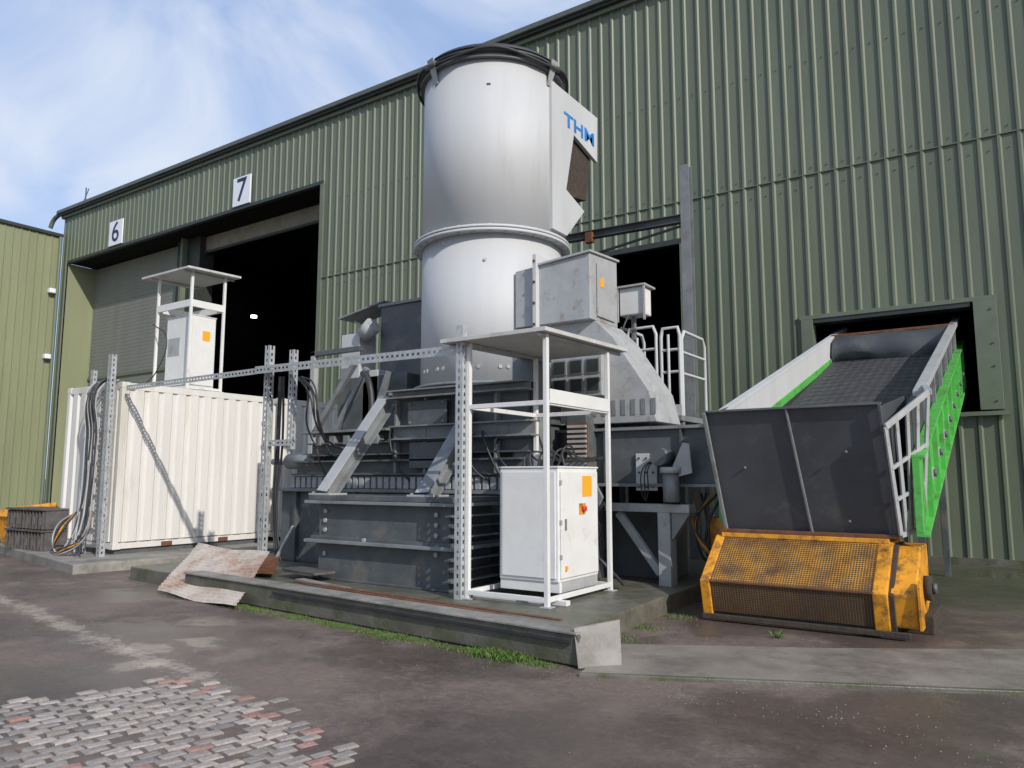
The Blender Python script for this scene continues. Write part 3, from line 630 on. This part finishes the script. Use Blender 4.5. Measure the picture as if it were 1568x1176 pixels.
# ------------------------------------------------------------ outlet trough + support
g=grp('outlet_conveyor_trough',(-4,9,0))
box('trough_body',-5.5,-2.9,9.02,10.0,1.42,2.1,'dark',g,.008)
box('trough_flange_top',-5.5,-2.88,8.95,10.05,2.1,2.14,'grey',g,.004);box('trough_flange_bot',-5.5,-2.88,8.95,10.05,1.38,1.42,'grey',g,.004)
for x in(-5.2,-4.6,-3.55,-3.1): box('trough_rib',x-.015,x+.015,8.96,9.02,1.42,2.1,'dark',g,.003)
box('trough_plate',-4.17,-3.88,8.985,9.01,1.33,1.80,'silo',g,.006)
bolts('plate_bolts',[(x,8.985,z) for x in(-4.12,-4.02,-3.93) for z in(1.38,1.56,1.74)],(0,-1,0),.014,'rust',g)
box('support_beam',-4.55,-3.42,8.85,9.1,1.07,1.17,'lgrey',g,.005)
box('support_leg',-3.83,-3.67,8.85,9.05,0.0,1.07,'lgrey',g,.006);box('support_leg_b',-5.3,-5.15,8.95,9.1,.19,1.07,'grey',g,.006)
beam('support_brace',(-4.4,8.95,1.05),(-3.84,8.95,.32),.09,.09,'lgrey',g)
hexa('gusset',[(-3.66,8.88,.75),(-3.64,8.88,.75),(-3.64,9.02,.75),(-3.66,9.02,.75)],[(-3.66,8.88,1.07),(-3.42,8.88,1.07),(-3.42,9.02,1.07),(-3.66,9.02,1.07)],'grey',g,.002)
cyl('gear_motor',(-3.62,8.8,1.2),(-3.62,8.8,1.55),.10,'grey',g);cyl('gear_motor_top',(-3.62,8.8,1.55),(-3.62,8.8,1.62),.13,'lgrey',g)
cyl('motor_horizontal',(-3.75,8.72,1.75),(-3.75,9.0,1.75),.11,'dark',g)
prismY('motor_guard',[(-3.55,1.5),(-3.35,1.55),(-3.38,1.9),(-3.46,1.92),(-3.6,1.62)],8.8,8.83,'lgrey',g,.003)
for i in range(3): tube('hose',[(-3.7,8.8,1.6),(-3.85-.03*i,8.8,1.68),(-3.95-.04*i,8.85,1.3),(-4.0,8.9,1.2)],.008,'cable',g)
prismY('front_plate',[(-5.0,1.75),(-4.75,1.78),(-4.45,1.25),(-4.5,1.15),(-5.0,1.15)],8.6,8.64,'grey',g)
box('yellow_bracket',-3.35,-3.15,9.3,9.5,.1,1.0,'yellow',g,.01)
box('yellow_pump',-3.5,-3.05,9.6,9.9,.3,.7,'yellow',g,.03);box('under_block',-4.9,-3.9,9.4,10.0,.19,1.1,'dark',g,.01)
for i in range(6): tube('hose_under',[(-3.5+i*.07,9.3,1.3),(-3.4+random.uniform(-.1,.1),9.2,.9),(-3.3+random.uniform(-.2,.2),9.3,.5),(-3.2,9.5,.3)],.016,'cable' if i%3 else 'yellow',g)
g=grp('access_platform_railing',(-4.5,10.5,2.3))
box('platform',-5.2,-4.05,10.3,11.6,2.30,2.38,'grey',g,.005)
box('platform_leg',-5.1,-5.0,10.4,10.5,0,2.3,'grey',g,0);box('platform_leg_b',-4.15,-4.07,10.4,10.48,0,2.3,'grey',g,0);box('platform_leg_c',-4.15,-4.07,11.4,11.48,0,2.3,'grey',g,0)
def hoop(x0,x1,y0,y1,z0,z1):
    tube('hoop_rail',[(x0,y0,z0),(x0,y0,z1-.12),(x0+(x1-x0)*.1,y0+(y1-y0)*.1,z1),(x0+(x1-x0)*.9,y0+(y1-y0)*.9,z1),(x1,y1,z1-.12),(x1,y1,z0)],.027,'silo',g,bez=False)
    tube('mid_rail',[(x0,y0,(z0+z1)/2),(x1,y1,(z0+z1)/2)],.022,'silo',g,bez=False);tube('mid_rail_b',[(x0,y0,z0+(z1-z0)*.75),(x1,y1,z0+(z1-z0)*.75)],.022,'silo',g,bez=False)
hoop(-4.97,-4.5,10.5,10.5,2.38,3.75);hoop(-4.42,-4.13,10.5,10.5,2.38,3.7);hoop(-4.12,-4.12,10.55,11.5,2.38,3.65);hoop(-5.1,-5.1,10.5,11.4,2.38,3.8)
box('toe_board',-5.0,-4.1,10.44,10.46,2.38,2.55,'silo',g,0)
for x in(-4.8,-4.3): tube('upright',[(x,10.48,2.38),(x,10.48,3.6)],.022,'silo',g,bez=False)
g=grp('platform_floodlight_box',(-4.85,10.5,3.9))
box('lamp_body',-5.05,-4.65,10.4,10.7,3.95,4.38,'white',g,.02);box('lamp_frame_top',-5.1,-4.6,10.35,10.75,4.38,4.41,'lgrey',g,.003)
for x in(-5.08,-4.64): box('lamp_frame',x,x+.03,10.36,10.39,3.85,4.38,'lgrey',g,.002)
box('lamp_post',-4.9,-4.84,10.5,10.56,3.5,3.95,'grey',g,.002);tube('lamp_cable',[(-4.9,10.4,3.95),(-4.95,10.3,3.7),(-5.0,10.35,3.4)],.015,'cable',g)
g=grp('steel_goal_post',(-4.53,12,0))
ibeam('post',(-4.53,12,0),(-4.53,12,6.8),.16,.16,.015,'grey',g,side=(1,0,0))
ibeam('cross_beam',(-6.9,12,5.93),(-4.61,12,5.88),.14,.14,.012,'dark',g,side=(0,1,0))
beam('cross_beam_b',(-6.9,12.2,5.55),(-4.61,12.05,5.78),.04,.04,'dark',g)
box('hook',-6.45,-6.3,11.9,12.0,5.75,5.95,'rust',g,.01)
# ------------------------------------------------------------ inclined conveyor
g=grp('inclined_conveyor',(-1.9,8,0))
def zc(y): return 2.05+0.293*(y-8.1)
XL,XR=-2.95,-0.92
def slope(name,x0,x1,y0,y1,o0,o1,m,bev=.004):
    return hexa(name,[(x0,y0,zc(y0)+o0),(x1,y0,zc(y0)+o0),(x1,y1,zc(y1)+o0),(x0,y1,zc(y1)+o0)],[(x0,y0,zc(y0)+o1),(x1,y0,zc(y0)+o1),(x1,y1,zc(y1)+o1),(x0,y1,zc(y1)+o1)],m,g,bev)
Y1=16.6
slope('left_wall',XL,XL+.05,8.7,Y1,-.75,0,'silo');slope('left_wall_cap',XL-.06,XL+.06,8.7,Y1,0,.035,'silo')
slope('left_inner_lime',XL+.05,XL+.07,8.7,Y1,-.45,-.34,'lime');slope('left_inner_skirt',XL+.05,XL+.065,8.7,Y1,-.75,-.45,'rubber')
slope('left_chassis',XL-.05,XL+.02,8.7,Y1,-1.25,-.76,'lime')
slope('right_inner_skirt',XR-.10,XR-.05,8.7,Y1,-.75,-.02,'hopperp')
slope('right_top_rail',XR-.08,XR+.04,9.3,Y1,-.03,.04,'lgrey')
slope('right_lime_chassis',XR-.04,XR+.03,8.5,Y1,-1.22,-.48,'lime')
slope('right_lime_flange_t',XR-.04,XR+.08,8.5,Y1,-.48,-.45,'lime');slope('right_lime_flange_b',XR-.04,XR+.08,8.5,Y1,-1.25,-1.22,'lime')
y=9.9
while y<Y1-.2:
    hexa('side_stay',[(XR-.05,y,zc(y)-.45),(XR+.0,y,zc(y)-.45),(XR+.0,y+.07,zc(y)-.43),(XR-.05,y+.07,zc(y)-.43)],[(XR-.05,y,zc(y)-.03),(XR+.0,y,zc(y)-.03),(XR+.0,y+.07,zc(y)-.01),(XR-.05,y+.07,zc(y)-.01)],'grey',g,.003)
    y+=1.1
y=9.0
while y<Y1-.2:
    hexa('lime_stiffener',[(XR+.03,y,zc(y)-1.22),(XR+.08,y,zc(y)-1.22),(XR+.08,y+.03,zc(y)-1.21),(XR+.03,y+.03,zc(y)-1.21)],[(XR+.03,y,zc(y)-.48),(XR+.08,y,zc(y)-.48),(XR+.08,y+.03,zc(y)-.47),(XR+.03,y+.03,zc(y)-.47)],'lime',g,0)
    box('roller_bracket',XR+.03,XR+.06,y+.35,y+.55,zc(y+.4)-.95,zc(y+.4)-.82,'lgrey',g,.004)
    cyl('roller_bearing',(XR+.06,y+.45,zc(y+.4)-.885),(XR+.09,y+.45,zc(y+.4)-.885),.04,'dark',g,14);y+=.85
b4=[(XL+.07,8.6,zc(8.6)-.62),(XR-.1,8.6,zc(8.6)-.62),(XR-.1,16.3,zc(16.3)-.35),(XL+.07,16.3,zc(16.3)-.35)]
mesh('belt',b4,[(0,1,2,3)],'belt',g,uv=[(0,0),(1,0),(1,1),(0,1)])
for k in range(26):
    y=9+k*.28;z=zc(y)-.62+.27*(y-8.6)/7.7
    mesh('belt_cleat',[(XL+.2,y,z+.004),(-1.92,y+.18,z+.06),(XR-.25,y,z+.004),(XR-.25,y+.03,z+.012),(-1.92,y+.21,z+.068),(XL+.2,y+.03,z+.012)],[(0,1,4,5),(1,2,3,4)],'rubber',g)
vs=[];fs=[];n=28
for i in range(n+1):
    t=i/n;x=XL+.08+t*(XR-.1-XL-.08)
    for k,(yy,zz) in enumerate(((14.9,3.50+.12*math.sin(t*7)+.03*math.sin(t*23)),(14.70,3.72+.04*math.sin(t*9)),(14.80,3.98),(15.15,4.13))): vs.append((x,yy+.03*math.sin(t*15+k),zz))
for i in range(n):
    for k in range(3): fs.append((i*4+k,(i+1)*4+k,(i+1)*4+k+1,i*4+k+1))
mesh('rubber_curtain',vs,fs,'hopperp',g,smooth=True)
beam('curtain_bar',(XL,15.2,4.16),(XR,15.2,4.16),.05,.05,'rust',g)
for yy in(10.5,13.5):
    for xx in(XL+.1,XR-.25): box('conveyor_leg',xx,xx+.08,yy,yy+.08,0,zc(yy)-1.22,'dark',g,0)
# receiving hopper
g=grp('receiving_hopper',(-2,8.3,0))
def plate(name,q,th,m,bev=.003):
    n=(Vector(q[1])-Vector(q[0])).cross(Vector(q[3])-Vector(q[0])).normalized()*th
    return hexa(name,[Vector(v)-n for v in q],[Vector(v) for v in q],m,g,bev)
plate('front_panel',[(-2.86,8.55,.92),(-1.14,8.55,.92),(-1.16,8.08,2.20),(-2.91,8.08,2.20)],.02,'hopperp')
beam('panel_top_edge',(-2.93,8.06,2.21),(-1.14,8.06,2.21),.05,.025,'dark',g)
beam('panel_rib_l',(-2.86,8.52,.92),(-2.91,8.04,2.2),.035,.04,'grey',g);beam('panel_rib_m',(-1.94,8.53,.92),(-2.04,8.06,2.2),.025,.025,'grey',g);beam('panel_rib_r',(-1.14,8.52,.92),(-1.16,8.04,2.2),.03,.03,'dark',g)
beam('panel_foot',(-2.9,8.5,.91),(-1.1,8.5,.91),.06,.04,'rust',g)
plate('left_panel',[(-2.90,9.6,1.2),(-2.86,8.56,.92),(-2.91,8.1,2.18),(-2.98,9.6,2.45)],.02,'hopperp')
plate('right_panel_inner',[(-1.14,8.56,.92),(-1.10,9.5,1.2),(-1.08,9.4,2.40),(-1.16,8.1,2.18)],.02,'hopperp')
# flared slatted side frame: quad corners A(front bottom) B(front top) Cc(back top) D(back bottom)
A=Vector((-1.09,8.48,.93));B=Vector((-1.12,8.08,1.98));Cc=Vector((-.80,8.75,2.36));D=Vector((-.93,8.85,.98))
for t in(0,.24,.49,.74,1):
    lo=A+(D-A)*t;hi=B+(Cc-B)*t
    beam('side_slat',lo,hi,.055,.02,'lgrey',g,side=(Cc-B),bev=.003)
for t,w in((.0,.05),(.33,.035),(.62,.035),(1.0,.06)):
    beam('side_rail',A+(B-A)*t,D+(Cc-D)*t,w,.03,'lgrey',g,side=(0,0,1),bev=.003)
beam('side_top_return',Cc,(-.90,9.6,2.50),.07,.06,'lgrey',g)
bolts('panel_marks',[(-2.55,8.29,1.6),(-1.5,8.19,1.75),(-1.55,8.46,1.05)],(0,-1,0.3),.012,'grey',g)
# yellow mesh guard
g=grp('yellow_mesh_guard',(-2,8,0))
pf=[(8.02,.06),(7.93,.42),(8.50,.86),(9.1,.86),(9.1,.06)]
prismX('guard_core',[(8.06,.06),(7.98,.40),(8.52,.83),(9.05,.83),(9.05,.06)],-2.93,-1.12,'brown',g)
def mpl(name,a,b,c,d,m): mesh(name,[a,b,c,d],[(0,1,2,3)],m,g,uv=[(0,0),(1,0),(1,1),(0,1)])
mpl('mesh_top',(-2.90,7.955,.425),(-1.28,7.955,.425),(-1.28,8.49,.845),(-2.90,8.49,.845),'meshy')
mpl('mesh_front',(-2.90,8.035,.10),(-1.28,8.035,.10),(-1.28,7.955,.415),(-2.90,7.955,.415),'meshd')
for x0,x1 in((-2.97,-2.87),(-1.30,-1.17)): prismX('guard_side_frame',pf,x0,x1,'yellow',g)
beam('guard_top_bar',(-2.9,8.50,.865),(-1.2,8.50,.865),.06,.05,'yellow',g);beam('guard_nose_bar',(-2.88,7.945,.42),(-1.28,7.945,.42),.02,.025,'rust',g);beam('guard_bottom_bar',(-2.97,8.0,.05),(-1.0,8.0,.05),.05,.05,'brown',g)
prismX('drum_housing',[(8.08,.10),(8.0,.42),(8.55,.82),(9.05,.82),(9.05,.25),(8.6,.10)],-1.165,-.93,'yellow',g,.02)
prismX('drum_cheek_plate',[(8.02,.10),(7.96,.50),(8.1,.55),(8.22,.10)],-.925,-.90,'yellow',g,.003)
cyl('drum_bearing',(-.93,8.6,.42),(-.86,8.6,.42),.12,'brown',g);cyl('drum_hub',(-.86,8.6,.42),(-.82,8.6,.42),.05,'dark',g)
box('tail_skid',-1.1,-.85,8.45,9.3,0,.18,'brown',g,.01)
# small debris
vs=[];fs=[]
for _ in range(1100):
    x=random.uniform(-11,0.5);y=random.uniform(3.4,8.8) if random.random()<.3 else 5.35-(x+3)*0.088+random.gauss(0,.2)
    r=random.uniform(.002,.007);k=len(vs)
    for i in range(5):
        a=i*1.256+random.random()*.5;vs.append((x+math.cos(a)*r,y+math.sin(a)*r,.002))
    vs.append((x,y,r*1.2));fs+=[(k+i,k+(i+1)%5,k+5) for i in range(5)]
M['litter']=mat('litter',(0.26,0.225,0.19),0.7,0,.6,90)
mesh('gravel_litter',vs,fs,'litter')
# ------------------------------------------------------------ light
el=math.radians(30);sd=Vector((0.92,-0.39,0)).normalized()*math.cos(el)+Vector((0,0,math.sin(el)))
l=bpy.data.lights.new('sun','SUN');l.energy=3.9;l.angle=math.radians(.6);l.color=(1,.94,.86)
o=bpy.data.objects.new('sun',l);C.objects.link(o);o.rotation_euler=(-sd).to_track_quat('-Z','Y').to_euler()
w=bpy.data.worlds.new('World');bpy.context.scene.world=w;w.use_nodes=True;nt=w.node_tree;N=nt.nodes;L=nt.links
bg=N['Background'];bg.inputs[1].default_value=.15
sk=N.new('ShaderNodeTexSky');sk.sky_type='NISHITA';sk.sun_disc=False;sk.sun_elevation=el;sk.sun_rotation=math.atan2(sd.x,sd.y);sk.dust_density=1.0;sk.air_density=1.0
hz=N.new('ShaderNodeMix');hz.data_type='RGBA';hz.inputs[0].default_value=.62;hz.inputs[7].default_value=(2.5,3.7,6.4,1);L.new(sk.outputs[0],hz.inputs[6])
tc=N.new('ShaderNodeTexCoord');mp=N.new('ShaderNodeMapping');mp.inputs['Scale'].default_value=(1,1.0,2.0);mp.inputs['Rotation'].default_value=(0.3,0.5,0.9);mp.inputs['Location'].default_value=(.35,.1,.2)
L.new(tc.outputs['Generated'],mp.inputs[0]);nz=N.new('ShaderNodeTexNoise');nz.inputs['Scale'].default_value=2.6;nz.inputs['Detail'].default_value=9;nz.inputs['Roughness'].default_value=.52;nz.inputs['Distortion'].default_value=.6
L.new(mp.outputs[0],nz.inputs['Vector']);mr=N.new('ShaderNodeMapRange');mr.interpolation_type='SMOOTHSTEP';mr.inputs[1].default_value=.40;mr.inputs[2].default_value=.70;mr.inputs[3].default_value=.05;mr.inputs[4].default_value=.85
L.new(nz.outputs[0],mr.inputs[0]);mx=N.new('ShaderNodeMix');mx.data_type='RGBA';mx.inputs[7].default_value=(5.3,5.7,6.4,1)
L.new(mr.outputs[0],mx.inputs[0]);L.new(hz.outputs[2],mx.inputs[6]);L.new(mx.outputs[2],bg.inputs[0])
# ------------------------------------------------------------ camera
cam=bpy.data.cameras.new('camera');cam.sensor_width=36;cam.lens=36*1162/1568;cam.clip_end=2000;cam.clip_start=.05
co=bpy.data.objects.new('camera',cam);C.objects.link(co);co.location=(0,0,1.5);co.rotation_euler=(math.radians(97),0,math.radians(34.1))
sc=bpy.context.scene;sc.camera=co;sc.view_settings.view_transform='Standard';sc.view_settings.look='None';sc.view_settings.exposure=0
